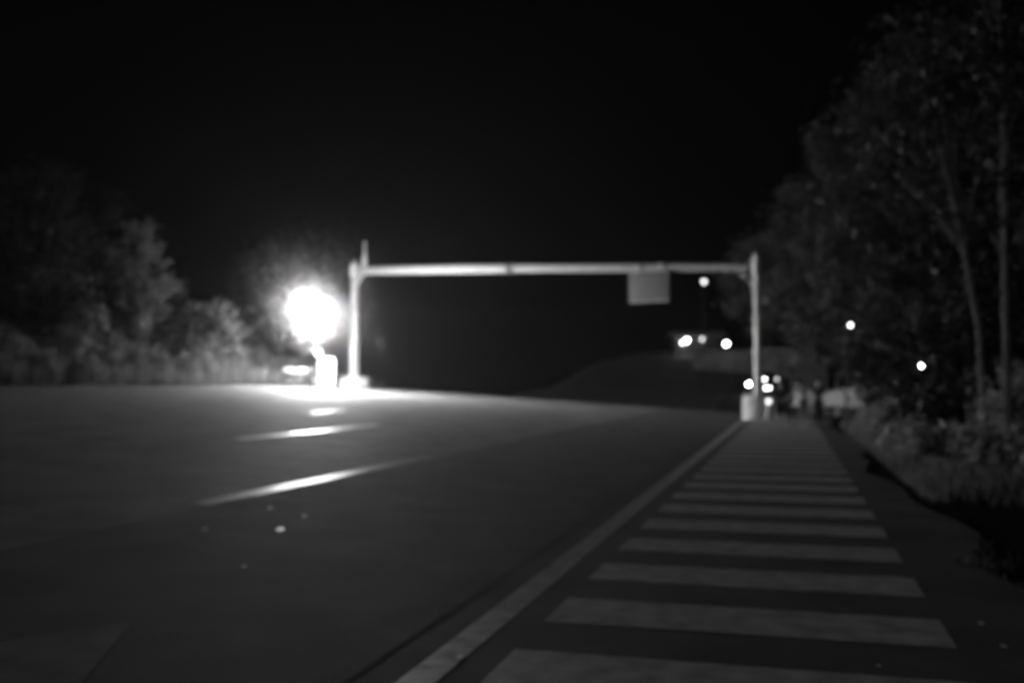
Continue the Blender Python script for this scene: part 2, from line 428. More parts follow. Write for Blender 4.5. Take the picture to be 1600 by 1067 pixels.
# ------------------------------------------------------------------ people
def skin_mesh(name, verts, edges, rads, mat, parent=None, levels=2):
    me = bpy.data.meshes.new(name); me.from_pydata([tuple(v) for v in verts], edges, [])
    o = bpy.data.objects.new(name, me); COL.objects.link(o)
    md = o.modifiers.new('skin', 'SKIN'); md.use_smooth_shade = True; md.branch_smoothing = 0.4
    sv = me.skin_vertices[0].data
    for i, r in enumerate(rads): sv[i].radius = (r, r) if not isinstance(r, tuple) else r
    sv[0].use_root = True
    ss = o.modifiers.new('sub', 'SUBSURF'); ss.levels = levels; ss.render_levels = levels
    dg = bpy.context.evaluated_depsgraph_get(); dg.update()
    ev = bpy.data.meshes.new_from_object(o.evaluated_get(dg))
    COL.objects.unlink(o); bpy.data.objects.remove(o)
    ev.polygons.foreach_set('use_smooth', [True] * len(ev.polygons))
    return link_mesh(name, ev, mat, parent)

def person(loc, rz, lbl, pose, top, bottom, shorts=False, cat='person'):
    """faces +y. pose: dict of joints"""
    r = empty('person', loc, rz, label=lbl, cat=cat, group=None)
    J = dict(pelvis=(0, 0, .95), spine=(0, 0, 1.15), chest=(0, 0, 1.36), neck=(0, .0, 1.5), h0=(0, .01, 1.58), h1=(0, .025, 1.66), h2=(0, .01, 1.73),
             sL=(-.17, 0, 1.42), eL=(-.22, -.03, 1.14), wL=(-.23, .04, .89), sR=(.17, 0, 1.42), eR=(.22, -.03, 1.14), wR=(.23, .04, .89),
             hL=(-.09, 0, .9), kL=(-.1, .02, .5), aL=(-.1, -.02, .09), tL=(-.12, .14, .04), hR=(.09, 0, .9), kR=(.1, .02, .5), aR=(.1, -.02, .09), tR=(.12, .14, .04))
    J.update(pose)
    J = {k: Vector(v) for k, v in J.items()}
    RAD = dict(pelvis=.125, spine=.115, chest=.135, neck=.055, h0=.07, h1=.088, h2=.075, sL=.062, eL=.042, wL=.028, sR=.062, eR=.042, wR=.028,
               hL=.088, kL=.056, aL=.038, tL=.034, hR=.088, kR=.056, aR=.038, tR=.034)
    names = list(J); V = [J[n] for n in names]; RR = [RAD[n] for n in names]; ix = {n: i for i, n in enumerate(names)}
    E = [(ix[a], ix[b]) for a, b in (('pelvis', 'spine'), ('spine', 'chest'), ('chest', 'neck'), ('neck', 'h0'), ('h0', 'h1'), ('h1', 'h2'), ('chest', 'sL'), ('sL', 'eL'), ('eL', 'wL'),
         ('chest', 'sR'), ('sR', 'eR'), ('eR', 'wR'), ('pelvis', 'hL'), ('hL', 'kL'), ('kL', 'aL'), ('aL', 'tL'), ('pelvis', 'hR'), ('hR', 'kR'), ('kR', 'aR'), ('aR', 'tR'))]
    # nose, ears
    def add(p, rad, frm):
        V.append(Vector(p)); RR.append(rad); E.append((frm, len(V) - 1)); return len(V) - 1
    add(J['h1'] + Vector((0, .1, -.03)), .013, ix['h1'])
    for sg in (-1, 1): add(J['h1'] + Vector((sg * .093, -.005, -.01)), .016, ix['h1'])
    # hands: palm, four fingers and a thumb
    for side, sg in (('L', -1), ('R', 1)):
        wv, ev = J['w' + side], J['e' + side]; d = (wv - ev).normalized()
        acr = d.cross(Vector((sg, 0, 0)));  acr = acr.normalized() if acr.length > .1 else Vector((0, 1, 0))
        palm = add(wv + d * .06, .026, ix['w' + side])
        nrm = d.cross(acr).normalized() * sg
        for k, (o_, ln) in enumerate(((-.03, .062), (-.01, .075), (.01, .07), (.03, .055))):
            a = add(wv + d * .095 + acr * o_, .010, palm)
            b = add(V[a] + d * ln * .5 - nrm * .008, .009, a); add(V[b] + d * ln * .42 - nrm * .022, .0075, b)
        a = add(wv + d * .05 - acr * .042, .0115, palm); add(V[a] + d * .045 - acr * .012, .0095, a)
    body = skin_mesh('body', V, E, RR, M_SKIN, r)
    def sub(name, pts, rads, edges, mat): return skin_mesh(name, pts, edges, rads, mat, r)
    s_, c_, p_ = J['spine'], J['chest'], J['pelvis']
    def mid(a, b, k): return J[a].lerp(J[b], k)
    sub('shirt', [c_, s_, p_ + Vector((0, 0, .01)), c_.lerp(J['neck'], .45), J['sL'], mid('sL', 'eL', .9), J['sR'], mid('sR', 'eR', .9)],
        [.155, .14, .145, .08, .08, .062, .08, .062], [(0, 1), (1, 2), (0, 3), (0, 4), (4, 5), (0, 6), (6, 7)], top)
    kk = .95 if shorts else 0
    pts = [p_, J['hL'], J['hR'], mid('hL', 'kL', .6), mid('hR', 'kR', .6)]; rd = [.14, .108, .108, .088, .088]; ed = [(0, 1), (0, 2), (1, 3), (2, 4)]
    if shorts: pts += [mid('hL', 'kL', .95), mid('hR', 'kR', .95)]; rd += [.082, .082]; ed += [(3, 5), (4, 6)]
    else:
        pts += [J['kL'], J['kR'], mid('kL', 'aL', .92), mid('kR', 'aR', .92)]; rd += [.075, .075, .062, .062]; ed += [(3, 5), (4, 6), (5, 7), (6, 8)]
    sub('shorts' if shorts else 'trousers', pts, rd, ed, bottom)
    hm = MB().ball(J['h2'] + Vector((0, -.02, .0)), .098, (.98, 1.05, .85)); hm.build('hair', M_HAIR, r)
    for sg in (-1, 1):
        MB().tube([J['a' + ('L' if sg < 0 else 'R')] + Vector((0, -.03, -.045)), J['t' + ('L' if sg < 0 else 'R')] + Vector((0, .03, -.012))], [.05, .042], 10).build('shoe', M_BLACK, r)
        if shorts:
            b_ = 'L' if sg < 0 else 'R'
            MB().tube([J['k' + b_].lerp(J['a' + b_], f) for f in (.05, .15, .5, 1.0)], [.075, .083, .08, .06], 14).build('boot_shaft', M_WHITE, r)
        MB().ball(J['h1'] + Vector((sg * .032, .083, .005)), .011).build('eye', M_BLACK, r)
    MB().ball(J['h0'] + Vector((0, .079, .01)), .022, (1, .3, .25)).build('mouth', M_GCLOTH, r)
    return r
pa = at(1220, 667, 36.0)
person((pa.x, pa.y, rz_(pa.x, pa.y)), R(170), 'person in dark clothes with pale knee boots standing beside the right gantry foot',
       dict(kL=(-.12, .03, .5), aL=(-.13, -.02, .09), tL=(-.15, .13, .04), kR=(.12, .03, .5), aR=(.13, -.02, .09), tR=(.15, .13, .04), eL=(-.24, .02, 1.15), wL=(-.1, .2, 1.12)), M_DCLOTH, M_DCLOTH, True).scale = (.93, .93, .93)
pb = at(1257, 668, 35.8)
person((pb.x, pb.y, rz_(pb.x, pb.y)), R(15), 'stooping person in pale sleeved shirt with one arm bent, on the shoulder between two others',
       dict(chest=(-.02, .16, 1.31), neck=(-.02, .24, 1.43), h0=(-.02, .3, 1.49), h1=(-.02, .34, 1.56), h2=(-.02, .34, 1.64), sL=(-.19, .15, 1.37), eL=(-.4, .22, 1.16), wL=(-.46, .4, 1.0),
            sR=(.15, .15, 1.37), eR=(.26, .2, 1.1), wR=(.16, .42, 1.0), kR=(.12, .12, .52), kL=(-.12, .06, .5)), M_PCLOTH, M_GCLOTH)
pc = at(1279, 667, 36.6)
person((pc.x, pc.y, rz_(pc.x, pc.y)), R(-25), 'person in all dark clothes, rightmost figure on the shoulder before the pale vehicle',
       dict(eR=(.27, .0, 1.15), wR=(.1, .17, 1.05)), M_DCLOTH, M_DCLOTH)

# ------------------------------------------------------------------ vehicles
def wheel4(r, xs, ys, rad):
    for x in xs:
        for y in ys:
            wv = MB().torus((x, y, rad), rad * .72, rad * .28, 'x', 26, 10).build('wheel', M_RUB, r)
            MB().tube([(x - .07, y, rad), (x + .07, y, rad)], rad * .5, 18).build('rim', M_CHROME, wv)
def truck(loc, rz):
    """rear at -y, tarped load bed"""
    r = empty('parked_truck', loc, rz, label='pale pickup truck with a black tarpaulin over its bed parked beyond the standing people', cat='truck')
    MB().prism([(-2.4, .55), (2.5, .55), (2.6, .8), (2.5, 1.15), (1.5, 1.25), (1.0, 1.32), (-2.4, 1.32)], -.95, .95).build('body', M_PALECAR, r)
    MB().prism([(-.2, 1.3), (1.45, 1.26), (.8, 1.95), (-.05, 1.98)], -.88, .88, lambda y, z: .12 * (z > 1.5)).build('cab', M_PALECAR, r)
    MB().prism([(1.4, 1.33), (.86, 1.88), (.84, 1.86), (1.36, 1.31)], -.76, .76, lambda y, z: .06 * (z > 1.5)).build('windscreen', M_GLASS, r)
    for sx in (-1, 1):
        MB().prism([(.05, 1.36), (1.05, 1.34), (.68, 1.82), (.08, 1.86)], sx * .87 - .02, sx * .87 + .02).build('side_window', M_GLASS, r)
        MB().box((sx * .82, -2.42, 1.02), (.14, .04, .26), None, .01).build('tail_light', M_DKST, r)
        MB().box((sx * 1.06, .95, 1.42), (.18, .1, .14), None, .03).build('mirror', M_BLACK, r)
    m = MB().prism([(-2.45, 1.3), (-.3, 1.3), (-.25, 2.3), (-.6, 2.5), (-2.0, 2.52), (-2.42, 2.35)], -1.3, 1.3, lambda y, z: 0.28 if z > 2.45 else (.1 if z < 1.5 else 0))
    m.build('tarpaulin', M_TARP, r)
    MB().box((0, -2.44, 1.0), (1.5, .05, .52), None, .015).build('tailgate', M_PALECAR, r)
    MB().box((0, -2.52, .58), (1.8, .14, .18), None, .03).build('bumper', M_DKST, r)
    wheel4(r, (-.78, .78), (-1.5, 1.6), .36)
    return r
tp = at(1322, 655, 44.5)
truck((tp.x, tp.y, rz_(tp.x, tp.y)), R(226)).scale = (1, .85, 1)

def car(name, loc, rz, lbl, width, lampz, strengths, mat, group=None, roofh=1.5):
    """front at -y towards the camera; headlights at height lampz"""
    r = empty(name, loc, rz, label=lbl, cat='car', group=group)
    W = width / 2; k = lampz / .7
    MB().prism([(-2.1, .3 * k), (-2.15, .62 * k), (-1.95, .85 * k), (-1.0, .98 * k), (1.9, 1.0 * k), (2.1, .8 * k), (2.1, .3 * k)], -W, W, lambda y, z: .05 * (z > .9 * k)).build('body', mat, r)
    MB().prism([(-1.05, .97 * k), (-.35, roofh * .98), (1.0, roofh), (1.7, .99 * k)], -W + .07, W - .07, lambda y, z: .16 * (z > 1.2 * k)).build('cabin', mat, r)
    MB().prism([(-1.03, 1.02 * k), (-.42, roofh * .95), (-.47, roofh * .95), (-1.1, 1.01 * k)], -W + .16, W - .16, lambda y, z: .1 * (z > 1.2 * k)).build('windscreen', M_GLASS, r)
    for i, sx in enumerate((-1, 1)):
        if strengths[i] > 0: mm = emit_mat('headlight_glow', strengths[i])
        else: mm = M_CHROME
        MB().ball((sx * (W - .2), -2.12, lampz), .13, (1.1, .45, 1)).build('headlight', mm, r)
    MB().box((0, -2.17, .42 * k), (width * .98, .12, .2), None, .04).build('bumper', M_DKST, r)
    MB().box((0, -2.16, .66 * k), (width * .5, .04, .16), None, .01).build('grille', M_BLACK, r)
    MB().box((0, -2.245, .44 * k), (.42, .015, .12)).build('number_plate', M_PALECAR, r)
    wheel4(r, (-W + .12, W - .12), (-1.35, 1.35), .34 * min(k, 1.25))
    return r
def park_by_lights(name, pl_, pr_, Y, lbl, strengths, mat, roofh):
    A = at(pl_[0], pl_[1], Y); B = at(pr_[0], pr_[1], Y)
    mx = (A.x + B.x) / 2; wd = (B.x - A.x) + .4
    yy = Y + 2.12; g = rz_(mx, yy)
    return car(name, (mx, yy, g), 0, lbl, wd, (A.z + B.z) / 2 - g, strengths, mat, 'vehicles coming down the road beyond the gantry', roofh)
park_by_lights('oncoming_car', (1195, 593), (1214, 592), 106, 'small dark car whose two dim headlamps show beyond the lit motorcycles', (12, 3), M_CAR, 1.6)
for px, py, Y, sg, hr, lb in ((1170, 600, 95, 60, 1.0, 'motorcycle with a glaring headlamp directly left of the right gantry post'),
                      (1197, 606, 92, 14, 1, 'motorcycle with lit headlamp right of the gantry post, left one of a close pair'),
                      (1203, 606, 94.5, 16, 1, 'motorcycle with lit headlamp right of the gantry post, right one of a close pair')):
    q = at(px, py, Y); g = rz_(q.x, q.y); k = (q.z - g) / .9
    motorcycle('lit_motorcycle', (q.x, q.y + .6 * k, g), R(-90 + (px % 3)), lb, M_DKST, M_DKST, emit_mat('cycle_lamp', sg), 'vehicles coming down the road beyond the gantry').scale = (k, k, k)

# small warning light on a stand by the gantry foot
wp = at(1201, 627, 42.9); wg = rz_(wp.x, wp.y)
wl = empty('warning_light', (wp.x, wp.y, wg), label='small round warning light on a short pale stand beside the right gantry foot', cat='warning light')
hz_ = wp.z - wg
MB().tube([(0, 0, 0), (0, 0, hz_ - .1)], [.13, .06], 12).box((0, 0, .03), (.45, .45, .06), None, .02).build('stand', M_PALECAR, wl)
MB().ball((0, 0, hz_), .1).build('lens', emit_mat('warning_glow', 2.6), wl)

# ------------------------------------------------------------------ hill side: house, lamps, retaining wall
def lamp_post(px, py, Y, rad, strength, lbl, name='street_lamp', cat='street lamp', group=None, down=None):
    p = at(px, py, Y); g = gz(p.x, p.y) if down is None else down
    h_ = p.z - g
    r = empty(name, (p.x, p.y, g - .05), label=lbl, cat=cat, group=group)
    MB().tube([(.0, .5, 0), (.0, .5, h_ - .35), (0, .42, h_ + rad * 1.1), (0, 0, h_ + rad * 1.35)], [.09, .06, .045, .035] if h_ > 5 else [.045, .035, .03, .025], 10).build('pole', M_DKST, r)
    MB().tube([(0, 0, h_ + rad * 1.4), (0, 0, h_ + rad * .9)], [rad * .3, rad * 1.1], 14).build('lamp_shade', M_DKST, r)
    MB().ball((0, 0, h_ + .05), rad).build('bulb', emit_mat('bulb_glow', strength), r)
    return r
LG = 'distant lamps glowing along the hillside'
lamp_post(1100, 440, 128, .3, 3.0, 'high street lamp glowing alone below the beam right of the hanging sign', group=LG)
lamp_post(1135, 537, 128, .3, 14, 'very bright low lamp just left of the right gantry post', group=LG)
lamp_post(1329, 508, 30, .055, 7, 'small dim lamp glowing high among the dark trees on the right', 'garden_lamp', 'lamp')
lamp_post(1441, 571, 26, .06, 22, 'bright small lamp glowing low in front of the roadside trees on the right', 'garden_lamp', 'lamp')
hp = at(1092, 545, 140); hg = gz(hp.x, hp.y)
house = empty('house', (hp.x, hp.y, hg), label='low dark house with a faintly lit pale roof edge on the hill under three lamps', cat='house')
hb = at(1092, 548, 140).z - hg
ht_ = at(1092, 527, 140).z - hg
MB().box((0, 2.5, (ht_ - .1) / 2), (6.6, 5, ht_ - .1)).build('wall', node_mat('house_wall', .08, .9, .1, .2, 1), house)
MB().prism([(-1.0, ht_ - .12), (-1.0, ht_ + .02), (2.5, ht_ + 1.0), (5.5, ht_ + .1), (5.5, ht_ - .04), (2.5, ht_ + .86)], -3.9, 3.9).build('roof', node_mat('sheet_roof', .3, .6, .3, .3, 1), house)
for x in (-2, 2.1):
    wn = MB().box((x, -.03, ht_ - 1.0), (1.1, .06, .8)).build('window', M_GLASS, house)
    MB().box((x, -.05, ht_ - 1.0), (.06, .08, .84)).box((x, -.05, ht_ - .56), (1.2, .08, .07)).box((x, -.05, ht_ - 1.44), (1.2, .08, .07)).build('frame', M_STEEL, wn)
MB().box((.3, -.03, max(.9, ht_ - 1.3)), (.9, .06, 1.8)).build('door', M_DKST, house)
for (px, py, sg, rad) in ((1073, 532, 20, .28), (1066, 535.5, 7, .22), (1098, 530, 3.2, .27)):
    q = at(px, py, 138.4) - Vector((hp.x, hp.y, hg))
    MB().ball(q, rad).build('lamp', emit_mat('porch_lamp', sg), house)

# pale wall along the climbing bend
wpts = []
for px, py, Y in ((1085, 558, 124), (1120, 557, 122), (1160, 556, 120), (1195, 556, 118), (1230, 558, 115), (1262, 562, 111), (1292, 567, 106)):
    wpts.append(at(px, py, Y))
me_b = MB()
ring = []
for i, p in enumerate(wpts):
    d = (wpts[min(i + 1, len(wpts) - 1)] - wpts[max(i - 1, 0)]); d.z = 0; d.normalize(); n = Vector((-d.y, d.x, 0)) * .18
    top = 1.0 if i > 2 else .75
    g = min(gz(p.x, p.y) - .3, p.z)
    ring.append([me_b.b.verts.new(q) for q in (Vector((p.x, p.y, g)) - n, Vector((p.x, p.y, p.z + top)) - n * .8, Vector((p.x, p.y, p.z + top)) + n * .8, Vector((p.x, p.y, g)) + n)])
for a, b in zip(ring, ring[1:]):
    for k in range(4): me_b.b.faces.new((a[k], a[(k + 1) % 4], b[(k + 1) % 4], b[k]))
me_b.b.faces.new(ring[0]); me_b.b.faces.new(ring[-1][::-1])
tag(me_b.build('retaining_wall', node_mat('weathered_wall', .3, .9, .2, .5, .4), None), 'pale low retaining wall curving along the hillside behind the right gantry post', 'wall')

# ------------------------------------------------------------------ white flakes in place of glints on the tarmac
M_GLINT = node_mat('glint_white', .85, .42, .6, .05, 30)
for (px, py, rad, lb) in ((438, 829, .048, 'brightest white glint flake on the dark tarmac below the nearest lane line'),
                      (422, 795, .033, 'white glint flake on the tarmac nearest to the lane line'),
                      (476, 808, .024, 'faint glint flake on the tarmac, rightmost of the little group'),
                      (321, 828, .032, 'white glint flake on the tarmac, leftmost of the little group'),
                      (382, 887, .025, 'small glint flake on the dark tarmac, lowest of the little group'),
                      (719, 1029, .026, 'tiny bright glint flake on the white edge line at the bottom'),
                      (1533, 976, .024, 'small white glint flake at the far right edge of the shoulder, upper one'),
                      (1568, 1012, .022, 'small white glint flake at the far right edge of the shoulder, lower one'),
                      (1373, 1043, .014, 'tiny glint flake on the nearest white hatch bar')):
    p = hit(px, py)
    rg = random.Random(px); m = MB(); pts = []
    for k in range(9):
        a = k * 2 * math.pi / 9; q = rad * rg.uniform(.75, 1.2)
        pts.append((q * math.cos(a) * .8, q * math.sin(a) * 1.5, 0.0)); 
    c0 = m.b.verts.new((0, 0, .0005)); c1 = m.b.verts.new((0, 0, -.003))
    vs = [m.b.verts.new(q) for q in pts]
    for k in range(9):
        m.b.faces.new((vs[k], vs[(k + 1) % 9], c0)); m.b.faces.new((vs[(k + 1) % 9], vs[k], c1))
    tag(m.build('glint_flake', M_GLINT, None, (p.x, p.y, rz_(p.x, p.y) + .014)), lb, 'glint flake', 'white flakes in place of glints on the tarmac')

# ------------------------------------------------------------------ vegetation
def quads(name, C, U, V_, mat, parent=None, loc=(0, 0, 0)):
    """leaf-shaped faces: centre C, half axes U (length) and V (width)"""
    n = len(C)
    P = np.empty((n, 6, 3), np.float32)
    P[:, 0] = C - U; P[:, 1] = C - .35 * U + V_ * .9; P[:, 2] = C + .4 * U + V_ * .8; P[:, 3] = C + U; P[:, 4] = C + .4 * U - V_ * .8; P[:, 5] = C - .35 * U - V_ * .9
    me = bpy.data.meshes.new(name); me.vertices.add(n * 6); me.vertices.foreach_set('co', P.reshape(-1))
    me.loops.add(n * 6); me.loops.foreach_set('vertex_index', np.arange(n * 6, dtype=np.int32))
    me.polygons.add(n); me.polygons.foreach_set('loop_start', np.arange(0, n * 6, 6, dtype=np.int32)); me.polygons.foreach_set('loop_total', np.full(n, 6, np.int32))
    me.update(calc_edges=True)
    return link_mesh(name, me, mat, parent, loc)

def unit(rg, n):
    v = rg.normal(size=(n, 3)); return v / np.linalg.norm(v, axis=1, keepdims=True)

def crown(name, rg, centres, radii, per, leaf, mat, parent, droop=.3):
    Cs, Us, Vs = [], [], []
    for c, r in zip(centres, radii):
        n = max(8, int(per * (r ** 2)))
        d = rg.normal(size=(n, 3)) * np.array([.62, .62, .5])
        p = np.array(c) + d * r
        d /= np.linalg.norm(d, axis=1, keepdims=True) + 1e-6
        nrm = d * .8 + unit(rg, n) * .8 + np.array([0, 0, .3]); nrm /= np.linalg.norm(nrm, axis=1, keepdims=True)
        u = np.cross(nrm, unit(rg, n)); u /= np.linalg.norm(u, axis=1, keepdims=True) + 1e-6
        u[:, 2] -= droop; u /= np.linalg.norm(u, axis=1, keepdims=True)
        v = np.cross(nrm, u); v /= np.linalg.norm(v, axis=1, keepdims=True) + 1e-6
        L = leaf * rg.uniform(.6, 1.3, (n, 1))
        Cs.append(p); Us.append(u * L); Vs.append(v * L * .42)
    return quads(name, np.concatenate(Cs), np.concatenate(Us), np.concatenate(Vs), mat, parent)

def tree(x, y, H, cr, cbase, lbl, seed, nclump=26, leaf=.16, per=260, name='broadleaf_tree', group=None, mat=None, bark=None, lean=(0, 0), trunk_r=None, z=None):
    rg = np.random.default_rng(seed); z0 = gz(x, y) if z is None else z
    r = empty(name, (x, y, z0 - .1), label=lbl, cat='tree', group=group)
    tr = trunk_r or H * .016 + .03
    k = 6; trunk = []; nclump = int(nclump * 1.9)
    for i in range(k + 1):
        f = i / k
        trunk.append(Vector((lean[0] * f ** 1.3 + .05 * H * .12 * math.sin(f * 5 + seed), lean[1] * f + .04 * H * .1 * math.sin(f * 4 + seed * 2), H * .9 * f)))
    m = MB().tube(trunk, [tr * (1.25 if i == 0 else 1 - .85 * i / k) for i in range(k + 1)], 10)
    cen, rad = [], []
    for j in range(nclump):
        f = (j + rg.uniform(0, 1)) / nclump; zc = cbase + (H - cbase) * f
        prof = math.sin(math.pi * min(1, max(.06, (f * .86 + .1)))) ** .7
        a = rg.uniform(0, 2 * math.pi); rr = cr * prof * rg.uniform(.25, 1.0) 
        ff = min(1, zc / (H * .9)); b = trunk[int(ff * k * .999)]
        c = (b.x + rr * math.cos(a), b.y + rr * math.sin(a), zc + rg.uniform(-.4, .4))
        cen.append(c); rad.append(cr * rg.uniform(.1, .28))
        f0 = max(.12, ff - .22); b0 = trunk[0].lerp(trunk[-1], 0) if False else trunk[max(0, min(k, int(f0 * k)))]
        mid_ = Vector(b0).lerp(Vector(c), .5) + Vector((0, 0, .12 * rr))
        m.tube([b0, mid_, Vector(c)], [tr * .38 * (1.1 - ff * .6), tr * .22, tr * .08], 6)
    m.build('trunk', bark or M_BARK, r)
    crown('crown', rg, cen, rad, per, leaf, mat or M_LEAF, r)
    return r

def shrub(x, y, H, W, lbl, seed, leaf=.1, per=420, mat=None, group=None, n=9, name='shrub'):
    rg = np.random.default_rng(seed); z0 = gz(x, y)
    r = empty(name, (x, y, z0 - .05), label=lbl, cat='shrub', group=group)
    m = MB(); cen, rad = [], []; n = int(n * 1.8)
    for j in range(n):
        a = rg.uniform(0, 2 * math.pi); f = rg.uniform(.15, 1); rr = W * rg.uniform(.1, .8) * (1.15 - f * .7)
        c = Vector((rr * math.cos(a), rr * math.sin(a), H * f * .85)); cen.append(tuple(c)); rad.append(W * rg.uniform(.16, .38))
        m.tube([(0, 0, 0), c * .5 + Vector((0, 0, .1 * H)), c], [.035, .022, .008], 5)
    m.build('stem', M_BARK, r); crown('foliage', rg, cen, rad, per, leaf, mat or M_LEAF, r)
    return r

RG = 'trees of the dark wood on the right of the road'
def tx(px, Y): return (px - 800) / F_PX * Y
def rt(px, Y, topy, cr, cb, lbl, seed, **k):
    x = tx(px, Y); z0 = gz(x, Y); H = at(px, topy, Y).z - z0
    return tree(x, Y, H, cr, cb, lbl, seed, group=RG, **k)
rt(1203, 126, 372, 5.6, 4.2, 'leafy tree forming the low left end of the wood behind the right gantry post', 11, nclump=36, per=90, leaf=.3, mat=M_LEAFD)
rt(1312, 50, 235, 3.7, 1.8, 'rounded leafy tree at the edge of the wood right of the gantry post', 12, nclump=44)
rt(1400, 44, 140, 4.2, 2.0, 'tall broad tree filling the middle of the wood', 13, nclump=52)
rt(1480, 38, 40, 4.3, 1.6, 'tallest spreading tree of the wood with thin outer twigs', 14, nclump=50, per=200)
rt(1425, 36, 330, 2.6, 1.0, 'low bushy tree in front of the tall broad tree', 15, nclump=34)
rt(1440, 30, 300, 2.8, 1.0, 'leafy young tree behind the bright small lamp', 16, nclump=34)
rt(1560, 30, 40, 4.2, 1.4, 'dense tree behind the pale slender trunks at the right edge', 17, nclump=44)
rt(1600, 23, 250, 2.6, .8, 'dark bushy tree cut by the right edge of the picture', 18, nclump=30)
rt(1500, 24, 420, 1.9, .6, 'short leafy tree at the foot of the pale leaning trunk', 19, nclump=26)
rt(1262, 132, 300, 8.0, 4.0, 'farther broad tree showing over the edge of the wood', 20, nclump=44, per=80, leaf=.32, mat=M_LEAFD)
# pale slender trunks
SG = 'slender pale trunked trees at the right edge'
def slender(px, Y, base_py, pts, lbl, seed, r0):
    x = tx(px, Y); z0 = gz(x, Y)
    r = empty('slender_tree', (x, Y, z0 - .1), label=lbl, cat='tree', group=SG)
    o_ = Vector((x, Y, z0 - .1)); P = [Vector((0, 0, 0))] + [at(a, b, Y) - o_ for a, b in pts]
    n = len(P); m = MB().tube(P, [r0 * (1 - .72 * i / (n - 1)) for i in range(n)], 10)
    rg = np.random.default_rng(seed); cen, rad = [], []
    for j in range(12):
        i = rg.integers(n // 2, n); c = P[i] + Vector(rg.uniform(-1, 1, 3)) * 1.1 + Vector((0, 0, .4)); cen.append(tuple(c)); rad.append(rg.uniform(.3, .6))
        m.tube([P[i - 1], (P[i - 1] + c) / 2 + Vector((0, 0, .15)), c], [r0 * .3, r0 * .18, r0 * .06], 6)
    m.build('trunk', M_PBARK, r); crown('crown', rg, cen, rad, 260, .13, M_LEAF, r)
slender(1572, 19.5, 0, [(1572, 520), (1570, 400), (1566, 280), (1570, 160), (1562, 40), (1558, -60)], 'slender pale trunk rising straight at the right edge of the wood', 31, .085)
slender(1536, 20.5, 0, [(1530, 520), (1508, 400), (1486, 300), (1462, 200), (1448, 120)], 'slender pale trunk leaning left across the dark wood', 32, .075)
slender(1512, 23, 0, [(1508, 430), (1498, 360), (1496, 280), (1490, 220)], 'short thin pale trunk between the leaning trunk and the wood', 33, .06)

# roadside shrubs on the right, beyond the ditch
SH = 'shrubs along the ditch on the right'
rs = random.Random(5)
for i, (s, t, H, W, lb) in enumerate((
        (-5.9, 5.2, 1.25, .95, 'palest shrub at the ditch, nearest to the camera on the right'),
        (-6.9, 7.0, 1.5, 1.0, 'leafy shrub just behind the palest shrub by the ditch'),
        (-5.7, 8.6, 1.1, .85, 'low shrub at the bend of the ditch rim'),
        (-4.9, 11.2, 1.0, .8, 'low shrub where the ditch begins beside the hatch bars'),
        (-6.8, 11.5, 1.8, 1.1, 'taller shrub behind the start of the ditch'),
        (-4.45, 14.2, .9, .75, 'rounded shrub touching the shoulder rim past the ditch'),
        (-6.3, 15.5, 1.9, 1.1, 'tall loose shrub set back from the shoulder'),
        (-4.35, 17.8, .8, .7, 'small shrub on the shoulder rim, middle of the row'),
        (-5.2, 20.5, 1.6, 1.0, 'leafy shrub before the row thins out'),
        (-4.5, 24.0, 1.1, .8, 'low shrub on the verge short of the people'),
        (-6.4, 26.5, 2.0, 1.2, 'broad shrub on the verge right of the people'),
        (-4.75, 30.5, 1.75, .95, 'rounded shrub at the shoulder rim covering the right end of the parked truck'),
        (-6.9, 32.5, 1.7, 1.1, 'dense dark shrub on the verge right of the parked truck'),
        (-8.6, 8.5, 2.2, 1.3, 'high dark shrub on the bank above the ditch'),
        (-8.8, 14.0, 2.6, 1.5, 'high dark shrub on the bank among the young trees'),
        (-8.9, 20.5, 2.8, 1.6, 'high dark shrub on the bank under the bright small lamp'),
        (-8.8, 3.0, 2.0, 1.2, 'dark shrub on the bank at the right edge of the picture'))):
    x, y = XY(s, t)
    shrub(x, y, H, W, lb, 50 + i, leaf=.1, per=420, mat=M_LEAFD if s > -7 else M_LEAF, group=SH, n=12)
# ditch plants
for i, (px, py, lb) in enumerate(((1575, 905, 'sparse small plant in the dark ditch at the right edge'), (1545, 885, 'tiny drooping plant in the dark ditch'))):
    p = hit(px, py); shrub(p.x, p.y, .4, .28, lb, 90 + i, leaf=.05, per=700, mat=M_LEAF, n=5, name='small_plant')

# left side trees and shrubs
LGp = 'trees and bushes beyond the left edge of the road'
def lt(px, Y, topy, cr, cb, lbl, seed, **k):
    x = tx(px, Y); z0 = gz(x, Y); H = at(px, topy, Y).z - z0
    return tree(x, Y, H, cr, cb, lbl, seed, group=LGp, **k)
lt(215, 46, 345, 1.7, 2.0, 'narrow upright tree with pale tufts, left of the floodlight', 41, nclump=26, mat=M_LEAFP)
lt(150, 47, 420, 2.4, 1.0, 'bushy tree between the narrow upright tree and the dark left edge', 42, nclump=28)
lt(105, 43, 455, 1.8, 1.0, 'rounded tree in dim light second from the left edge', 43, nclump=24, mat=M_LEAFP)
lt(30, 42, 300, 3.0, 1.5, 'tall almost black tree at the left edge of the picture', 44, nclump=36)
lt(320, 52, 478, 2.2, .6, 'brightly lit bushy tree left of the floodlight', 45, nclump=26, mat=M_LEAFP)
lt(268, 50, 455, 2.0, .8, 'half lit bushy tree left of the brightly lit one', 46, nclump=26)
lt(405, 66, 395, 3.6, 1.0, 'hazy tree in the glow directly left of the floodlight', 47, nclump=34)
lt(80, 60, 270, 4.0, 3.0, 'tall dark tree behind the left row', 48, nclump=40)
LSH = 'shrubs along the left edge of the road'
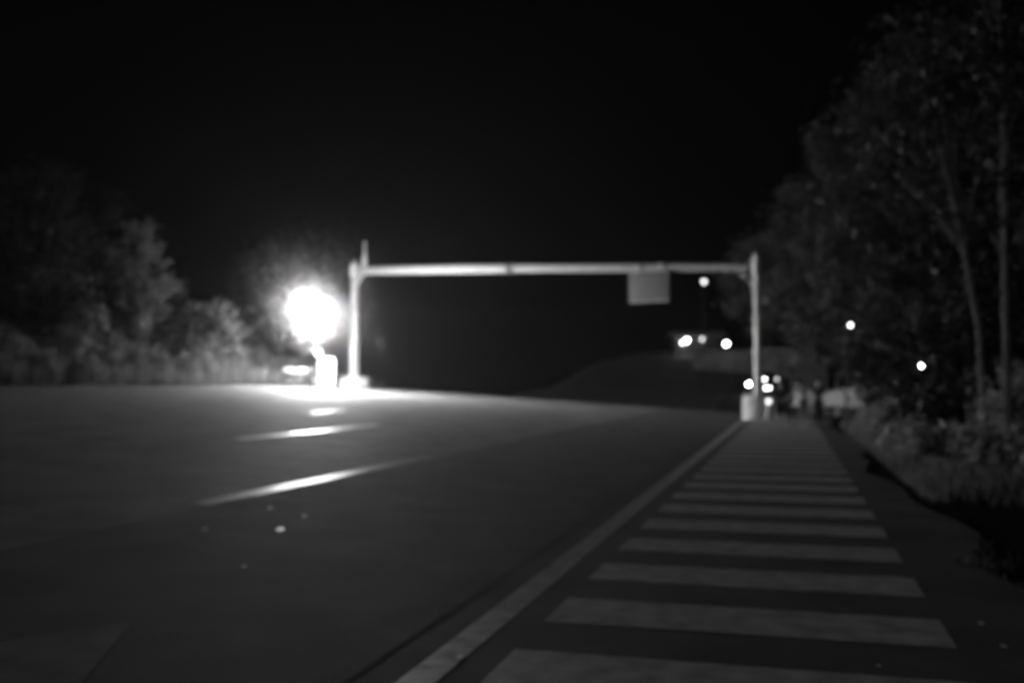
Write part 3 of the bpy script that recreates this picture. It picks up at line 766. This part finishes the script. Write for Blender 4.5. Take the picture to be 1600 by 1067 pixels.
lefts = [(-20, 33), (22, 34), (62, 36), (98, 38), (135, 40), (172, 42), (205, 43.5), (243, 45.5), (280, 47), (312, 49), (345, 50.5), (375, 53), (400, 57)]
look = ['first shrub at the left picture edge', 'second shrub from the left picture edge', 'third shrub from the left picture edge', 'shrub beneath the rounded dim tree', 'shrub right of the rounded dim tree', 'shrub left of the narrow upright tree',
        'shrub beneath the narrow upright tree', 'shrub right of the narrow upright tree', 'shrub beneath the half lit bushy tree', 'shrub at the left of the brightly lit bushy tree', 'shrub at the right of the brightly lit bushy tree', 'last shrub but one before the motorcycle', 'last shrub of the row before the motorcycle']
for i, (px, Y) in enumerate(lefts):
    x = tx(px, Y); s, t = ST(x, Y)
    if s < 25.6: x, Y = XY(25.8, t)
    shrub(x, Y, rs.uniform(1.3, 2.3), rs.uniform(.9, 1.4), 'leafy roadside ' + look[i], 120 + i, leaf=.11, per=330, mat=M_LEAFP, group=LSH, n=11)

# grass
def grass(name, spots, lbl_h, seed, dens, mat):
    rg = np.random.default_rng(seed)
    C, U, V_ = [], [], []
    for (s0, s1, t0, t1, hgt) in spots:
        n = int(dens * (s1 - s0) * (t1 - t0))
        ss = rg.uniform(s0, s1, n); tt = rg.uniform(t0, t1, n)
        cl = np.array([rnd(a * 1.9 + 3, b * 2.1) for a, b in zip(ss, tt)]) * .5 + .5
        for a, b, q in zip(ss, tt, cl):
            x, y = XY(a, b); z = ground_z(a, b); L = hgt * (.45 + .75 * q) * rg.uniform(.6, 1.2)
            th = rg.uniform(0, 6.28); ln = rg.uniform(.05, .5)
            u = np.array([math.cos(th) * ln, math.sin(th) * ln, 1.0]); u *= L / 2 / np.linalg.norm(u)
            ph = rg.uniform(0, 6.28); v = np.array([math.cos(ph), math.sin(ph), 0]) * .014 * (1 + L)
            C.append(np.array([x, y, z]) + u * .95); U.append(u); V_.append(v)
    return quads(name, np.array(C), np.array(U), np.array(V_), mat)
tag(grass('grass', [(24.9, 27.5, 5, 60, .85), (27.5, 31, 10, 60, 1.0)], 0, 7, 110, M_GRASS), 'tall pale grass growing along the left edge of the road', 'grass', kind='stuff')
tag(grass('grass', [(-6.8, -5.3, 0, 13, .4), (-5.6, -3.75, 8.5, 33, .34), (-5.6, -3.75, 8.5, 33, .24), (-9.5, -5.6, 13, 33, .5), (-9.5, -6.8, -3, 13, .5), (-12, -4.6, 33, 50, .6)], 0, 8, 150, M_GRASS), 'rough grass and weeds on the bank right of the shoulder', 'grass', kind='stuff')

# added pale specks that form the floodlight's halo: too many to count
rg = np.random.default_rng(99); n = 105000
d = unit(rg, n); r_ = rg.uniform(.9, 5.5, n); w_ = r_ ** -.2 * (1 - r_ / 5.6) ** 1.5
k_ = rg.uniform(0, .95, n) < w_; d, r_ = d[k_], r_[k_]; n = len(d)
dd = d @ np.array(AIM)
inten = 102 + 1830 * ((1 + dd) / 2) ** 2 + 3600 * np.maximum(dd, 0) ** 2 * np.exp(-(r_ - .9) / .45)
keep = (rg.uniform(0, 1, n) < 102 / inten) & ((LP.z + d[:, 2] * r_) > 1.6)
d, r_ = d[keep], r_[keep]; n = len(d)
u = unit(rg, n); v = np.cross(u, unit(rg, n)); v /= np.linalg.norm(v, axis=1, keepdims=True)
tag(quads('added_halo_specks', np.array(LP) + d * r_[:, None], u * .02, v * .016, node_mat('halo_speck_pale', .75, .9, .1, .1, 3)),
    'countless tiny pale specks added to form the halo around the floodlight', 'halo specks', kind='stuff')

# ------------------------------------------------------------------ haze
hm = bpy.data.materials.new('haze'); hm.use_nodes = True
t = hm.node_tree; t.nodes.remove(t.nodes['Principled BSDF'])
pv = t.nodes.new('ShaderNodeVolumePrincipled'); pv.inputs['Color'].default_value = (.9, .9, .9, 1)
pv.inputs['Density'].default_value = 0.0003; pv.inputs['Anisotropy'].default_value = 0.6
t.links.new(pv.outputs[0], t.nodes['Material Output'].inputs['Volume'])
hz = MB().box((0, 0, 14), (960, 960, 42)).build('haze', hm, None, smooth=False)
tag(hz, kind='stuff', label='thin night mist over the whole road', cat='haze')
